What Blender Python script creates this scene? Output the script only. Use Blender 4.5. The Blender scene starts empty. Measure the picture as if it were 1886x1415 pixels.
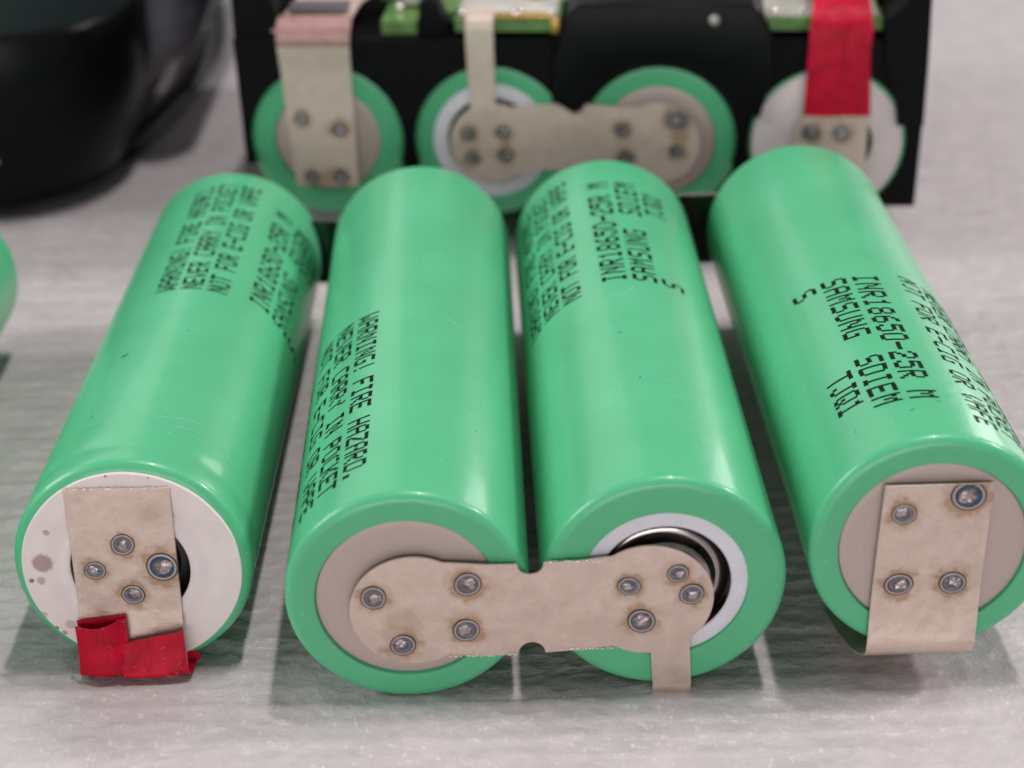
import bpy, bmesh, math, random
from mathutils import Matrix, Vector, noise
S = 0.001                      # everything below is written in millimetres
GZ = 0.7                       # height offset so that the mat lies at z = 0
scene = bpy.context.scene
C = scene.collection
R = random.Random(7)
rad = math.radians

# ------------------------------------------------------------------ camera
cd = bpy.data.cameras.new("camera"); cam = bpy.data.objects.new("camera", cd); C.objects.link(cam)
rt = Vector((0.99974996, -0.0102044, -0.0198967)); up = Vector((0.02236087, 0.45623672, 0.88957745)); fw = Vector((0, 0.88979993, -0.45635083))
M = Matrix(((rt.x, up.x, -fw.x, 0), (rt.y, up.y, -fw.y, 0), (rt.z, up.z, -fw.z, (84.714 + GZ) * S), (0, 0, 0, 1)))
cam.matrix_world = M
cd.sensor_width = 36; cd.lens = 3373.19 / 1886 * 36
cd.clip_start = 0.01; cd.clip_end = 10
cd.dof.use_dof = True; cd.dof.focus_distance = 0.1465; cd.dof.aperture_fstop = 30.0; cd.dof.aperture_blades = 0
scene.camera = cam

# ------------------------------------------------------------------ light
scene.view_settings.view_transform = 'Standard'; scene.view_settings.look = 'None'
scene.view_settings.exposure = 0.0; scene.view_settings.gamma = 1.0
w = bpy.data.worlds.new("World"); scene.world = w; w.use_nodes = True
bg = w.node_tree.nodes["Background"]; bg.inputs[0].default_value = (0.98, 0.98, 1.0, 1); bg.inputs[1].default_value = 0.20
def area(name, pos, target, sx, sy, power, col=(1, 1, 1)):
    l = bpy.data.lights.new(name, 'AREA'); l.shape = 'RECTANGLE'; l.size = sx * S; l.size_y = sy * S; l.energy = power; l.color = col
    o = bpy.data.objects.new(name, l); C.objects.link(o)
    p = Vector(pos) * S; o.location = p
    o.rotation_euler = (Vector(target) * S - p).to_track_quat('-Z', 'Y').to_euler()
area("ceiling_lamp", (150, 150, 900), (0, 145, 0), 80, 26, 2.25, (1.0, 0.955, 0.95))
area("ceiling_lamp", (150, 250, 900), (0, 145, 0), 80, 26, 1.8, (1.0, 0.955, 0.95))
area("window_right", (800, 290, 620), (0, 145, 0), 120, 120, 4.6, (1.0, 0.94, 0.95))
area("window_back", (720, 1120, 330), (0, 130, 10), 200, 480, 1.9, (1.0, 0.98, 0.95))
area("added_front_fill", (-60, -800, 150), (0, 110, 8), 800, 260, 3.1, (1.0, 0.965, 0.955))  # added fill from the camera side, brightens the faces turned to the viewer
area("wall_back_left", (-560, 1050, 620), (0, 140, 10), 900, 560, 1.5, (1.0, 0.99, 0.98))
area("window_left", (-820, 130, 470), (0, 140, 10), 420, 340, 4.3, (0.95, 1.0, 1.0))

# ------------------------------------------------------------------ helpers
def lin(c): c /= 255.0; return c / 12.92 if c <= 0.04045 else ((c + 0.055) / 1.055) ** 2.4
def rgb(r, g, b): return (lin(r), lin(g), lin(b), 1)
class N:
    def __init__(s, name):
        s.m = bpy.data.materials.new(name); s.m.use_nodes = True; s.t = s.m.node_tree; s.b = s.t.nodes["Principled BSDF"]
        s.co = s.t.nodes.new("ShaderNodeTexCoord").outputs["Object"]
        s.v = s.vm('SCALE', s.co, scale=1000.0)          # object space in millimetres
    def link(s, a, b): s.t.links.new(a, b)
    def put(s, sock, x):
        if hasattr(x, 'links'): s.link(x, sock)
        else: sock.default_value = x
    def vm(s, op, a, b=None, scale=None):
        n = s.t.nodes.new("ShaderNodeVectorMath"); n.operation = op; s.put(n.inputs[0], a)
        if b is not None: s.put(n.inputs[1], b)
        if scale is not None: s.put(n.inputs[3], scale)
        return n.outputs["Value"] if op in ('DISTANCE', 'LENGTH', 'DOT_PRODUCT') else n.outputs[0]
    def ma(s, op, a, b=0.0, c=0.0, clamp=False):
        n = s.t.nodes.new("ShaderNodeMath"); n.operation = op; n.use_clamp = clamp
        s.put(n.inputs[0], a); s.put(n.inputs[1], b); s.put(n.inputs[2], c); return n.outputs[0]
    def noise(s, scale, detail=3.0, rough=0.55, stretch=(1, 1, 1), dist=0.0):
        n = s.t.nodes.new("ShaderNodeTexNoise"); n.inputs["Scale"].default_value = scale; n.inputs["Detail"].default_value = detail
        n.inputs["Roughness"].default_value = rough; n.inputs["Distortion"].default_value = dist
        s.link(s.vm('MULTIPLY', s.v, stretch), n.inputs["Vector"]); return n.outputs["Fac"]
    def ramp(s, f, stops, interp='LINEAR'):
        n = s.t.nodes.new("ShaderNodeValToRGB"); n.color_ramp.interpolation = interp; e = n.color_ramp.elements
        while len(e) < len(stops): e.new(0.5)
        for k, (p, c) in enumerate(stops):
            e[k].position = p; e[k].color = c if isinstance(c, tuple) else (c, c, c, 1)
        s.put(n.inputs[0], f); return n.outputs[0]
    def mix(s, f, a, b):
        n = s.t.nodes.new("ShaderNodeMix"); n.data_type = 'RGBA'; s.put(n.inputs[0], f); s.put(n.inputs[6], a); s.put(n.inputs[7], b); return n.outputs[2]
    def bump(s, h, dist, strength=1.0):
        n = s.t.nodes.new("ShaderNodeBump"); n.inputs["Strength"].default_value = strength; n.inputs["Distance"].default_value = dist * S
        s.link(h, n.inputs["Height"]); s.link(n.outputs[0], s.b.inputs["Normal"])
    def set(s, **k):
        names = dict(col="Base Color", rough="Roughness", metal="Metallic", coat="Coat Weight", coatr="Coat Roughness", spec="Specular IOR Level", sheen="Sheen Weight", trans="Transmission Weight", ior="IOR", sss="Subsurface Weight", alpha="Alpha")
        for a, x in k.items(): s.put(s.b.inputs[names[a]], x)
        return s.m

def mat_green():
    n = N("green_wrap")
    big = n.noise(0.12, 2); fine = n.noise(6.0, 4)
    c = n.mix(n.ramp(big, [(0.3, 0.0), (0.7, 1.0)]), (0.083, 0.450, 0.218, 1), (0.096, 0.490, 0.244, 1))
    spk = n.ramp(n.noise(2.6, 2, 0.4), [(0.735, 0.0), (0.75, 1.0)])
    c = n.mix(n.ma('MULTIPLY', spk, 0.25), c, (0.45, 0.75, 0.55, 1))
    drk = n.ramp(n.noise(1.3, 3, 0.5, (1.0, 1.1, 0.9)), [(0.765, 0.0), (0.785, 1.0)])
    c = n.mix(n.ma('MULTIPLY', drk, 0.5), c, (0.02, 0.09, 0.05, 1))
    n.bump(n.ma('ADD', n.ma('MULTIPLY', fine, 0.25), n.noise(0.9, 3)), 0.035)
    scr = n.ramp(n.noise(2.2, 3, 0.6, (1.5, 0.12, 1.5)), [(0.40, 0.335), (0.75, 0.39)])
    return n.set(col=c, rough=scr, spec=0.45, coat=0.22, coatr=0.12)
GREEN = mat_green()
def mat_plain(name, col, rough=0.5, metal=0.0, bump=0.0, bs=3.0, var=0.12, **k):
    n = N(name); f = n.ramp(n.noise(bs * 0.3, 4), [(0.3, 0.0), (0.7, 1.0)])
    a = tuple(x * (1 - var) for x in col[:3]) + (1,); b = tuple(min(1, x * (1 + var)) for x in col[:3]) + (1,)
    if bump: n.bump(n.noise(bs, 4), bump)
    return n.set(col=n.mix(f, a, b), rough=rough, metal=metal, **k)
INK = mat_plain("black_ink", (0.004, 0.010, 0.008), 0.7, spec=0.15, var=0.3)
BLACK = mat_plain("black_plastic", (0.004, 0.004, 0.005), 0.36, bump=0.02, bs=2.0, spec=0.12)
BLACKM = mat_plain("matt_black_plastic", (0.0045, 0.0040, 0.0055), 0.5, bump=0.04, bs=1.5, spec=0.08)
GREYB = mat_plain("worn_grey_black_plastic", (0.065, 0.060, 0.075), 0.5, bump=0.1, bs=0.5, var=0.6)
LID = mat_plain("dark_teal_grey_plastic", (0.014, 0.021, 0.022), 0.55, spec=0.2)
DARK = mat_plain("dark_recess", (0.012, 0.010, 0.010), 0.4)
RINGW = mat_plain("white_nylon_ring", (0.72, 0.70, 0.77), 0.4, bump=0.01, var=0.04)
STEEL = mat_plain("polished_steel", (0.36, 0.33, 0.31), 0.20, 1.0, bump=0.02, bs=1.0)
BARE = None
def mat_disc():
    n = N("bare_can_steel")
    f = n.noise(4.5, 5, 0.7); g = n.noise(9.0, 3, 0.6)
    c = n.mix(n.ramp(f, [(0.2, 0.0), (0.8, 1.0)]), (0.46, 0.365, 0.34, 1), (0.56, 0.455, 0.425, 1))
    c = n.mix(n.ramp(g, [(0.55, 0.0), (0.75, 0.3)]), c, (0.20, 0.16, 0.155, 1))
    n.bump(g, 0.02)
    return n.set(col=c, rough=0.48, metal=0.35)
DISC = mat_disc()
def mat_strip(name, spots, blotches=(), metal=0.7):
    """brushed nickel with heat tint (a real oxide stain) round each weld"""
    n = N(name)
    f = n.noise(0.8, 5, 0.65); g = n.noise(8.0, 3, 0.6); h = n.noise(5.0, 4, 0.6, (0.12, 1, 2.5))
    c = n.mix(n.ramp(f, [(0.3, 0.0), (0.72, 1.0)]), (0.60, 0.475, 0.405, 1), (0.70, 0.57, 0.495, 1))
    c = n.mix(n.ramp(g, [(0.5, 0.0), (0.8, 0.22)]), c, (0.28, 0.22, 0.20, 1))
    wob = n.ma('MULTIPLY', n.ma('SUBTRACT', n.noise(1.1, 3), 0.5), 1.7)
    d = None
    for (x, z, r) in spots:
        q = n.ma('DIVIDE', n.vm('DISTANCE', n.vm('MULTIPLY', n.v, (1, 0, 1)), (x, 0, z)), r)
        d = q if d is None else n.ma('MINIMUM', d, q)
    if d is not None:
        d = n.ma('ADD', d, wob)
        c = n.mix(n.ramp(n.ma('MULTIPLY', d, 0.5), [(0.5, 0.7), (0.56, 0.34), (0.80, 0.0)]), c, (0.36, 0.21, 0.10, 1))
    for (x, z, r) in blotches:
        q = n.ma('ADD', n.ma('DIVIDE', n.vm('DISTANCE', n.vm('MULTIPLY', n.v, (1, 0, 1)), (x, 0, z)), r), wob)
        c = n.mix(n.ramp(n.ma('MULTIPLY', q, 0.5), [(0.2, 0.35), (0.6, 0.0)]), c, (0.36, 0.26, 0.17, 1))
    c = n.mix(n.ramp(h, [(0.45, 0.0), (0.7, 0.09)]), c, (0.70, 0.62, 0.58, 1))
    n.bump(n.ma('ADD', n.ma('ADD', g, n.ma('MULTIPLY', h, 0.35)), n.ma('MULTIPLY', n.noise(0.35, 2), 5.0)), 0.020)
    return n.set(col=c, rough=n.ramp(f, [(0.3, 0.30), (0.7, 0.42)]), metal=metal)
def mat_paper():
    n = N("pinkish_white_fish_paper")
    c = n.mix(n.ramp(n.noise(0.4, 4), [(0.3, 0), (0.7, 1)]), (0.80, 0.70, 0.70, 1), (0.86, 0.76, 0.755, 1))
    wob = n.ma('MULTIPLY', n.ma('SUBTRACT', n.noise(3.5, 5, 0.7), 0.5), 0.75)
    for (x, z, r, a, colr) in [(-6.84, 0.7, 0.82, 0.85, (0.36, 0.24, 0.22, 1)), (-6.18, 3.4, 0.27, 0.7, (0.36, 0.22, 0.20, 1)), (-7.12, -0.88, 0.36, 0.7, (0.40, 0.28, 0.26, 1)),
                         (-7.85, -0.86, 0.2, 0.9, (0.25, 0.10, 0.07, 1)), (-5.38, -4.95, 0.42, 0.6, (0.45, 0.32, 0.30, 1)), (-1.1, 8.2, 0.11, 0.9, (0.25, 0.08, 0.06, 1)),
                         (-6.5, -5.25, 0.2, 0.9, (0.30, 0.17, 0.06, 1)), (-7.35, -4.0, 0.33, 0.6, (0.45, 0.32, 0.20, 1)), (-5.9, -5.7, 0.22, 0.7, (0.32, 0.18, 0.08, 1)), (2.1, 8.0, 0.08, 0.8, (0.3, 0.12, 0.1, 1))]:
        q = n.ma('ADD', n.ma('DIVIDE', n.vm('DISTANCE', n.vm('MULTIPLY', n.v, (1, 0, 1)), (x, 0, z)), r), wob)
        c = n.mix(n.ramp(n.ma('MULTIPLY', q, 0.5), [(0.40, a), (0.56, 0.0)]), c, colr)
    n.bump(n.noise(3.0, 4), 0.03)
    return n.set(col=c, rough=0.55)
PAPER = mat_paper()
def mat_tape():
    n = N("red_tape")
    c = n.mix(n.ramp(n.noise(0.5, 3), [(0.35, 0), (0.65, 1)]), (0.40, 0.001, 0.018, 1), (0.58, 0.002, 0.032, 1))
    n.bump(n.ma('ADD', n.ma('MULTIPLY', n.noise(0.45, 2, 0.4, (1, 1, 0.5), 0.6), 4.0), n.ma('MULTIPLY', n.noise(7.0, 3), 0.2)), 0.09)
    return n.set(col=c, rough=0.5, spec=0.2)
TAPE = mat_tape()
def mat_foam():
    n = N("white_foam_mat")
    w_ = n.noise(0.30, 4, 0.6, (0.8, 1.0, 1.0), 0.4); f = n.noise(1.5, 4, 0.6, (0.6, 1.0, 1.0), 0.8); s_ = n.noise(2.6, 3, 0.6, (1.5, 0.35, 1.0), 0.5)
    c = n.mix(n.ramp(w_, [(0.3, 0.0), (0.7, 1.0)]), (0.475, 0.43, 0.436, 1), (0.575, 0.518, 0.524, 1))
    fl = n.ramp(n.ma('MULTIPLY', n.ma('ADD', f, s_), 0.5), [(0.56, 0.0), (0.66, 1.0)])
    c = n.mix(n.ma('MULTIPLY', fl, 0.45), c, (0.86, 0.83, 0.84, 1))
    h = n.ma('ADD', n.ma('MULTIPLY', s_, 0.25), n.ma('ADD', n.ma('MULTIPLY', f, 0.8), n.ma('MULTIPLY', w_, 1.2)))
    vo = n.t.nodes.new("ShaderNodeTexVoronoi"); vo.feature = 'SMOOTH_F1'; vo.inputs["Scale"].default_value = 0.75; vo.inputs["Smoothness"].default_value = 0.25
    jit = n.vm('ADD', n.vm('MULTIPLY', n.v, (0.75, 1.0, 1.0)), n.vm('SCALE', n.t.nodes[n.t.nodes.find('Noise Texture')].outputs["Color"], scale=1.8))
    n.link(jit, vo.inputs["Vector"])
    h = n.ma('ADD', h, n.ma('MULTIPLY', vo.outputs["Distance"], 1.1))
    n.bump(h, 0.15, 0.75)
    return n.set(col=c, rough=n.ramp(f, [(0.35, 0.26), (0.7, 0.42)]), spec=0.5, coat=0.35, coatr=0.22)
FOAM = mat_foam()
def mat_spot(name, stops, rough, metal):
    n = N(name); l = n.vm('LENGTH', n.vm('MULTIPLY', n.v, (1, 0, 1)))
    l = n.ma('ADD', l, n.ma('MULTIPLY', n.ma('SUBTRACT', n.noise(2.0, 3), 0.5), 0.25))
    n.bump(n.noise(6.0, 4), 0.05)
    return n.set(col=n.ramp(l, stops), rough=rough, metal=metal)
SP_DARK = mat_plain("scorched_rim", (0.06, 0.045, 0.042), 0.5, 0.3)
SP_RING = mat_plain("grey_weld_ring", (0.42, 0.38, 0.37), 0.42, 0.4)
SP_IN = mat_spot("heat_blued_metal", [(0.0, (0.25, 0.17, 0.20, 1)), (0.33, (0.10, 0.09, 0.12, 1)), (0.45, (0.14, 0.16, 0.20, 1)), (0.55, (0.13, 0.19, 0.14, 1)), (0.63, (0.24, 0.15, 0.20, 1)), (0.72, (0.09, 0.09, 0.12, 1))], 0.28, 0.8)
SP_BLUE = mat_spot("blue_and_straw_tempered_metal", [(0.0, (0.28, 0.22, 0.19, 1)), (0.40, (0.24, 0.17, 0.12, 1)), (0.55, (0.12, 0.13, 0.15, 1)), (0.8, (0.035, 0.075, 0.13, 1))], 0.28, 0.8)
SP_NUG = mat_plain("bright_weld_metal", (0.40, 0.33, 0.33), 0.24, 0.85, bump=0.05, bs=5.0)
SCUFF = mat_plain("pale_scuff", (0.22, 0.58, 0.36), 0.45)
SMUDGE = mat_plain("dark_smudge", (0.03, 0.10, 0.06), 0.6)
LINT = mat_plain("pale_lint", (0.55, 0.16, 0.19), 0.6)
PCB = mat_plain("green_circuit_board", (0.12, 0.24, 0.06), 0.35, var=0.3)
PCBTOP = mat_plain("whitish_coating", (0.55, 0.53, 0.47), 0.3, bump=0.2, bs=0.6, var=0.25)
TIN = mat_plain("solder", (0.75, 0.70, 0.66), 0.15, 1.0)
BRASS = mat_plain("gold_pad", (0.55, 0.30, 0.08), 0.3, 0.7)
CHIP = mat_plain("white_ceramic", (0.62, 0.60, 0.56), 0.3)
PINKSTRIP = mat_plain("rosy_nickel", (0.50, 0.40, 0.40), 0.4, 0.4)

def obj(name, bm_or_me, mats, parent=None, label=None, smooth=True, kind=None, loc=None):
    if isinstance(bm_or_me, bmesh.types.BMesh):
        bmesh.ops.recalc_face_normals(bm_or_me, faces=bm_or_me.faces[:])
        me = bpy.data.meshes.new(name); bm_or_me.to_mesh(me); bm_or_me.free()
        me.transform(Matrix.Scale(S, 4))
        for m in (mats if isinstance(mats, (list, tuple)) else [mats]): me.materials.append(m)
        if smooth:
            me.polygons.foreach_set("use_smooth", [True] * len(me.polygons)); me.set_sharp_from_angle(angle=rad(38))
    else: me = bm_or_me
    o = bpy.data.objects.new(name, me); C.objects.link(o)
    if parent: o.parent = parent
    if loc: o.location = Vector(loc) * S
    if name == 'nickel_strip' and not (label and 'dumbbell' in label):
        bv = o.modifiers.new('edge', 'BEVEL'); bv.width = 0.05 * S; bv.segments = 2; bv.limit_method = 'ANGLE'; bv.angle_limit = rad(50)
    if label: o['label'] = label
    if kind: o['kind'] = kind
    return o
def thing(name, label, cat, loc=(0, 0, 0), axes=None, group=None):
    o = bpy.data.objects.new(name, None); C.objects.link(o); o.empty_display_size = 0.01
    m = Matrix.Translation(Vector(loc) * S)
    if axes:
        a, b, c = [Vector(x).normalized() for x in axes]
        m = m @ Matrix(((a.x, b.x, c.x, 0), (a.y, b.y, c.y, 0), (a.z, b.z, c.z, 0), (0, 0, 0, 1)))
    o.matrix_world = m; o['label'] = label; o['category'] = cat
    if group: o['group'] = group
    return o
def lathe(bm, prof, seg=96, mats=None, closed=False):
    """prof: (s, r) along +Y; mats: per segment material index or function(k, angle_index)"""
    rings = []
    for s, r in prof:
        if r < 1e-6: rings.append([bm.verts.new((0, s, 0))])
        else: rings.append([bm.verts.new((r * math.cos(2 * math.pi * i / seg), s, r * math.sin(2 * math.pi * i / seg))) for i in range(seg)])
    for k in range(len(rings) - 1):
        a, b = rings[k], rings[k + 1]
        for i in range(seg):
            j = (i + 1) % seg
            if len(a) == 1 and len(b) == 1: continue
            vs = [a[0], b[i], b[j]] if len(a) == 1 else [a[i], a[j], b[0]] if len(b) == 1 else [a[i], a[j], b[j], b[i]]
            f = bm.faces.new(vs)
            if mats: f.material_index = mats(k, i) if callable(mats) else mats[k]
    return rings
def box(bm, x0, x1, y0, y1, z0, z1, bev=0.0, mi=0):
    r = bmesh.ops.create_cube(bm, size=1.0)
    for v in r['verts']: v.co = Vector(((x0 + x1) / 2 + v.co.x * (x1 - x0), (y0 + y1) / 2 + v.co.y * (y1 - y0), (z0 + z1) / 2 + v.co.z * (z1 - z0)))
    fs = list({f for v in r['verts'] for f in v.link_faces})
    for f in fs: f.material_index = mi
    if bev: bmesh.ops.bevel(bm, geom=list({e for f in fs for e in f.edges}), offset=bev, segments=3, profile=0.5, affect='EDGES')
def prism(bm, pts, y0, y1, bev=0.0):
    """polygon in XZ extruded along Y"""
    a = [bm.verts.new((x, y0, z)) for x, z in pts]
    f = bm.faces.new(a)
    r = bmesh.ops.extrude_face_region(bm, geom=[f])
    nv = [e for e in r['geom'] if isinstance(e, bmesh.types.BMVert)]
    for v in nv: v.co.y = y1
    if bev:
        es = [e for e in f.edges]
        bmesh.ops.bevel(bm, geom=es, offset=bev, segments=3, profile=0.5, affect='EDGES')
    big = [g for g in bm.faces if len(g.verts) > 4]
    bmesh.ops.triangulate(bm, faces=big)
def patch(bm, fn, nu, nv, th, mi=0):
    """thin sheet following fn(u, v) -> point, with real thickness th towards +Y side of its normal"""
    P = [[Vector(fn(i / nu, j / nv)) for j in range(nv + 1)] for i in range(nu + 1)]
    def nrm(i, j):
        a = P[min(i + 1, nu)][j] - P[max(i - 1, 0)][j]; b = P[i][min(j + 1, nv)] - P[i][max(j - 1, 0)]
        return a.cross(b).normalized()
    A = [[bm.verts.new(P[i][j]) for j in range(nv + 1)] for i in range(nu + 1)]
    B = [[bm.verts.new(P[i][j] + nrm(i, j) * th) for j in range(nv + 1)] for i in range(nu + 1)]
    def q(*v):
        f = bm.faces.new(v); f.material_index = mi
    for i in range(nu):
        for j in range(nv):
            q(A[i][j], A[i + 1][j], A[i + 1][j + 1], A[i][j + 1]); q(B[i][j], B[i][j + 1], B[i + 1][j + 1], B[i + 1][j])
    for i in range(nu):
        q(A[i][0], B[i][0], B[i + 1][0], A[i + 1][0]); q(A[i][nv], A[i + 1][nv], B[i + 1][nv], B[i][nv])
    for j in range(nv):
        q(A[0][j], A[0][j + 1], B[0][j + 1], B[0][j]); q(A[nu][j], B[nu][j], B[nu][j + 1], A[nu][j + 1])
def cr(pts, t):
    """Catmull-Rom through tuples, t in 0..1"""
    n = len(pts) - 1; x = min(max(t, 0), 1) * n; i = min(int(x), n - 1); f = x - i
    p = [pts[max(i - 1, 0)], pts[i], pts[i + 1], pts[min(i + 2, n)]]
    return tuple(0.5 * (2 * b + (c - a) * f + (2 * a - 5 * b + 4 * c - d) * f * f + (3 * b - a - 3 * c + d) * f ** 3) for a, b, c, d in zip(*p))
def ribbon(bm, rows, th, nv=48, nu=6, rag=0.0):
    """rows: (y, z, x_left, x_right) joined by a smooth curve"""
    def fn(u, v):
        y, z, a, b = cr(rows, v)
        return (a + (b - a) * u, y, z)
    patch(bm, fn, nu, nv, th)
def tube(bm, pts, r, seg=8, n=40):
    rings = []
    for k in range(n + 1):
        p = Vector(cr(pts, k / n)); q = Vector(cr(pts, min(k / n + 0.01, 1))) - Vector(cr(pts, max(k / n - 0.01, 0)))
        q.normalize(); a = q.orthogonal().normalized(); b = q.cross(a)
        a = (Vector((0, 0, 1)) - q * q.z); a = a.normalized() if a.length > 1e-3 else q.orthogonal().normalized(); b = q.cross(a)
        rings.append([bm.verts.new(p + (a * math.cos(t) + b * math.sin(t)) * r) for t in [2 * math.pi * i / seg for i in range(seg)]])
    for A, B in zip(rings, rings[1:]):
        for i in range(seg): bm.faces.new((A[i], A[(i + 1) % seg], B[(i + 1) % seg], B[i]))
    bm.faces.new(rings[0]); bm.faces.new(rings[-1])

# ------------------------------------------------------------------ mat (the surface everything lies on)
def foam_height(x, y):
    near = max(0.0, 1.0 - abs(y - 150) / 260.0)
    ph = y / 2.15 + 0.35 * noise.noise(Vector((x * 0.02, y * 0.05, 0))) + 0.06 * noise.noise(Vector((x * 0.3, y * 0.2, 4)))
    rib = 0.55 - abs(math.sin(math.pi * ph)) ** 0.8
    h = 0.12 * rib * (0.6 + 0.8 * abs(noise.noise(Vector((x * 0.05, y * 0.3, 9))))) + 0.12 * noise.noise(Vector((x * 0.16, y * 0.42, 1))) + 0.10 * noise.noise(Vector((x * 0.7, y * 0.55, 2)))
    return h * near - 0.22
def build_mat():
    xs = [-900, -500, -300, -200, -150, -120]; x = -100.0
    while x <= 100: xs.append(x); x += 0.7
    xs += [120, 150, 200, 300, 500, 900]
    ys = [-300, -50, 40, 70]; y = 88.0
    while y < 215: ys.append(y); y += 0.36
    while y < 330: ys.append(y); y += 0.9
    ys += [340, 370, 420, 520, 700, 1000, 1600]
    vs = [(x, y, foam_height(x, y)) for y in ys for x in xs]; nx = len(xs)
    fs = [(j * nx + i, j * nx + i + 1, (j + 1) * nx + i + 1, (j + 1) * nx + i) for j in range(len(ys) - 1) for i in range(nx - 1)]
    me = bpy.data.meshes.new("foam_mat"); me.from_pydata([(a * S, b * S, c * S) for a, b, c in vs], [], fs)
    me.polygons.foreach_set("use_smooth", [True] * len(fs)); me.materials.append(FOAM)
    o = obj("foam_mat", me, None, kind='structure'); o['label'] = "pinkish white foam packing mat with fine ribs and creases"
build_mat()

# ------------------------------------------------------------------ lettering (ink printed on the wrap)
FONT = {
'A': "01110 10001 10001 11111 10001 10001 10001", 'B': "11110 10001 10001 11110 10001 10001 11110", 'C': "01111 10000 10000 10000 10000 10000 01111",
'D': "11110 10001 10001 10001 10001 10001 11110", 'E': "11111 10000 10000 11110 10000 10000 11111", 'F': "11111 10000 10000 11110 10000 10000 10000",
'G': "01111 10000 10000 10011 10001 10001 01111", 'H': "10001 10001 10001 11111 10001 10001 10001", 'I': "01110 00100 00100 00100 00100 00100 01110",
'J': "00111 00010 00010 00010 00010 10010 01100", 'K': "10001 10010 10100 11000 10100 10010 10001", 'M': "10001 11011 10101 10101 10001 10001 10001",
'N': "10001 11001 10101 10101 10011 10001 10001", 'O': "01110 10001 10001 10001 10001 10001 01110", 'P': "11110 10001 10001 11110 10000 10000 10000",
'Q': "01110 10001 10001 10001 10101 10010 01101", 'R': "11110 10001 10001 11110 10100 10010 10001", 'S': "01111 10000 10000 01110 00001 00001 11110",
'T': "11111 00100 00100 00100 00100 00100 00100", 'U': "10001 10001 10001 10001 10001 10001 01110", 'V': "10001 10001 10001 10001 01010 01010 00100",
'W': "10001 10001 10001 10101 10101 11011 10001", 'Y': "10001 10001 01010 00100 00100 00100 00100", 'Z': "11111 00001 00010 00100 01000 10000 11111",
'0': "01110 10001 10001 10001 10001 10001 01110", '1': "00100 01100 00100 00100 00100 00100 01110", '2': "01110 10001 00001 00110 01000 10000 11111",
'5': "11111 10000 11110 00001 00001 10001 01110", '6': "00110 01000 10000 11110 10001 10001 01110", '8': "01110 10001 10001 01110 10001 10001 01110",
'-': "00000 00000 00000 11111 00000 00000 00000", '!': "00100 00100 00100 00100 00100 00000 00100", '.': "00000 00000 00000 00000 00000 01100 01100"}
WARN = ["WARNING! FIRE HAZARD.", "NEVER CARRY IN POCKET", "NOT FOR E-CIG OR VAPE"]
def lettering(parent, s0, sd, th0, td, seed=0, codeshift=1.1, vpitch=14.8, wh=11.9, ch0=54.5):
    """s0: where the text starts along the cell, sd: +1 runs away from the viewer, th0: angle of the first line's top, td: which way lines follow"""
    rr = random.Random(seed); bm = bmesh.new()
    def quad(sa, sb, va, vb):
        n = max(1, int(abs(vb - va) / 3)); prev = None
        for k in range(n + 1):
            t = rad(th0 + td * (va + (vb - va) * k / n)); r_ = 9.2 + 0.016
            cur = [bm.verts.new((r_ * math.sin(t), s0 + sd * x, r_ * math.cos(t))) for x in (sa, sb)]
            if prev: bm.faces.new((prev[0], prev[1], cur[1], cur[0]))
            prev = cur
    def char(ch, s, v, w_, h_):
        rows = FONT[ch].split(); dw = w_ / 5; dh = h_ / 7; t = 0.98
        for c in range(5):
            r = 0
            while r < 7:
                if rows[r][c] == '1':
                    e = r
                    while e < 7 and rows[e][c] == '1': e += 1
                    if rr.random() > 0.015:
                        j = rr.uniform(-0.08, 0.08) * dw; jj = rr.uniform(-0.1, 0.1) * dh
                        wid = t if e - r > 1 else 1.25
                        quad(s + (c + 0.5 - wid / 2) * dw + j, s + (c + 0.5 + wid / 2) * dw + j, v + (r - 0.08) * dh + jj, v + (e + 0.08) * dh + jj)
                    r = e
                else: r += 1
    for k, line in enumerate(WARN):
        for i, ch in enumerate(line):
            if ch != ' ': char(ch, i * 1.318, k * vpitch, 1.08, wh)
    for row, (txt, off, v) in enumerate([("INR18650-25R M", 0, ch0), ("SAMSUNG  SDIEM", 0, ch0 + 17.2), ("S", 0, ch0 + 34.2), ("TJQ1", 16.4, ch0 + 34.2)]):
        for i, ch in enumerate(txt):
            if ch != ' ': char(ch, codeshift + off + i * (1.70 if txt != "TJQ1" else 1.56), v, 1.32, 13.6)
    obj("printed_lettering", bm, INK, parent, smooth=False)
def marks(parent, items, m, name="scuff_mark"):
    """items: (s, theta_deg, length, width, angle_deg) thin marks lying on the wrap"""
    for (s, th, L, wd, an) in items:
        bm = bmesh.new(); n = 8; a = rad(an); prev = None
        for k in range(n + 1):
            t = k / n - 0.5; half = wd * 0.75 * (1 - (2 * t) ** 2) ** 0.5 * (0.7 + 0.3 * math.sin(k * 2.1)) + 0.01
            cs = s + t * L * math.cos(a); ct = t * L * math.sin(a) + 0.12 * L * (4 * t * t - 1) * 0.4
            cur = []
            for sg in (-1, 1):
                ss = cs - sg * half * math.sin(a); tt = rad(th) + (ct + sg * half * math.cos(a)) / 9.2
                cur.append(bm.verts.new((9.214 * math.sin(tt), ss, 9.214 * math.cos(tt))))
            if prev: bm.faces.new((prev[0], prev[1], cur[1], cur[0]))
            prev = cur
        obj(name, bm, m, parent, smooth=False)

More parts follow.
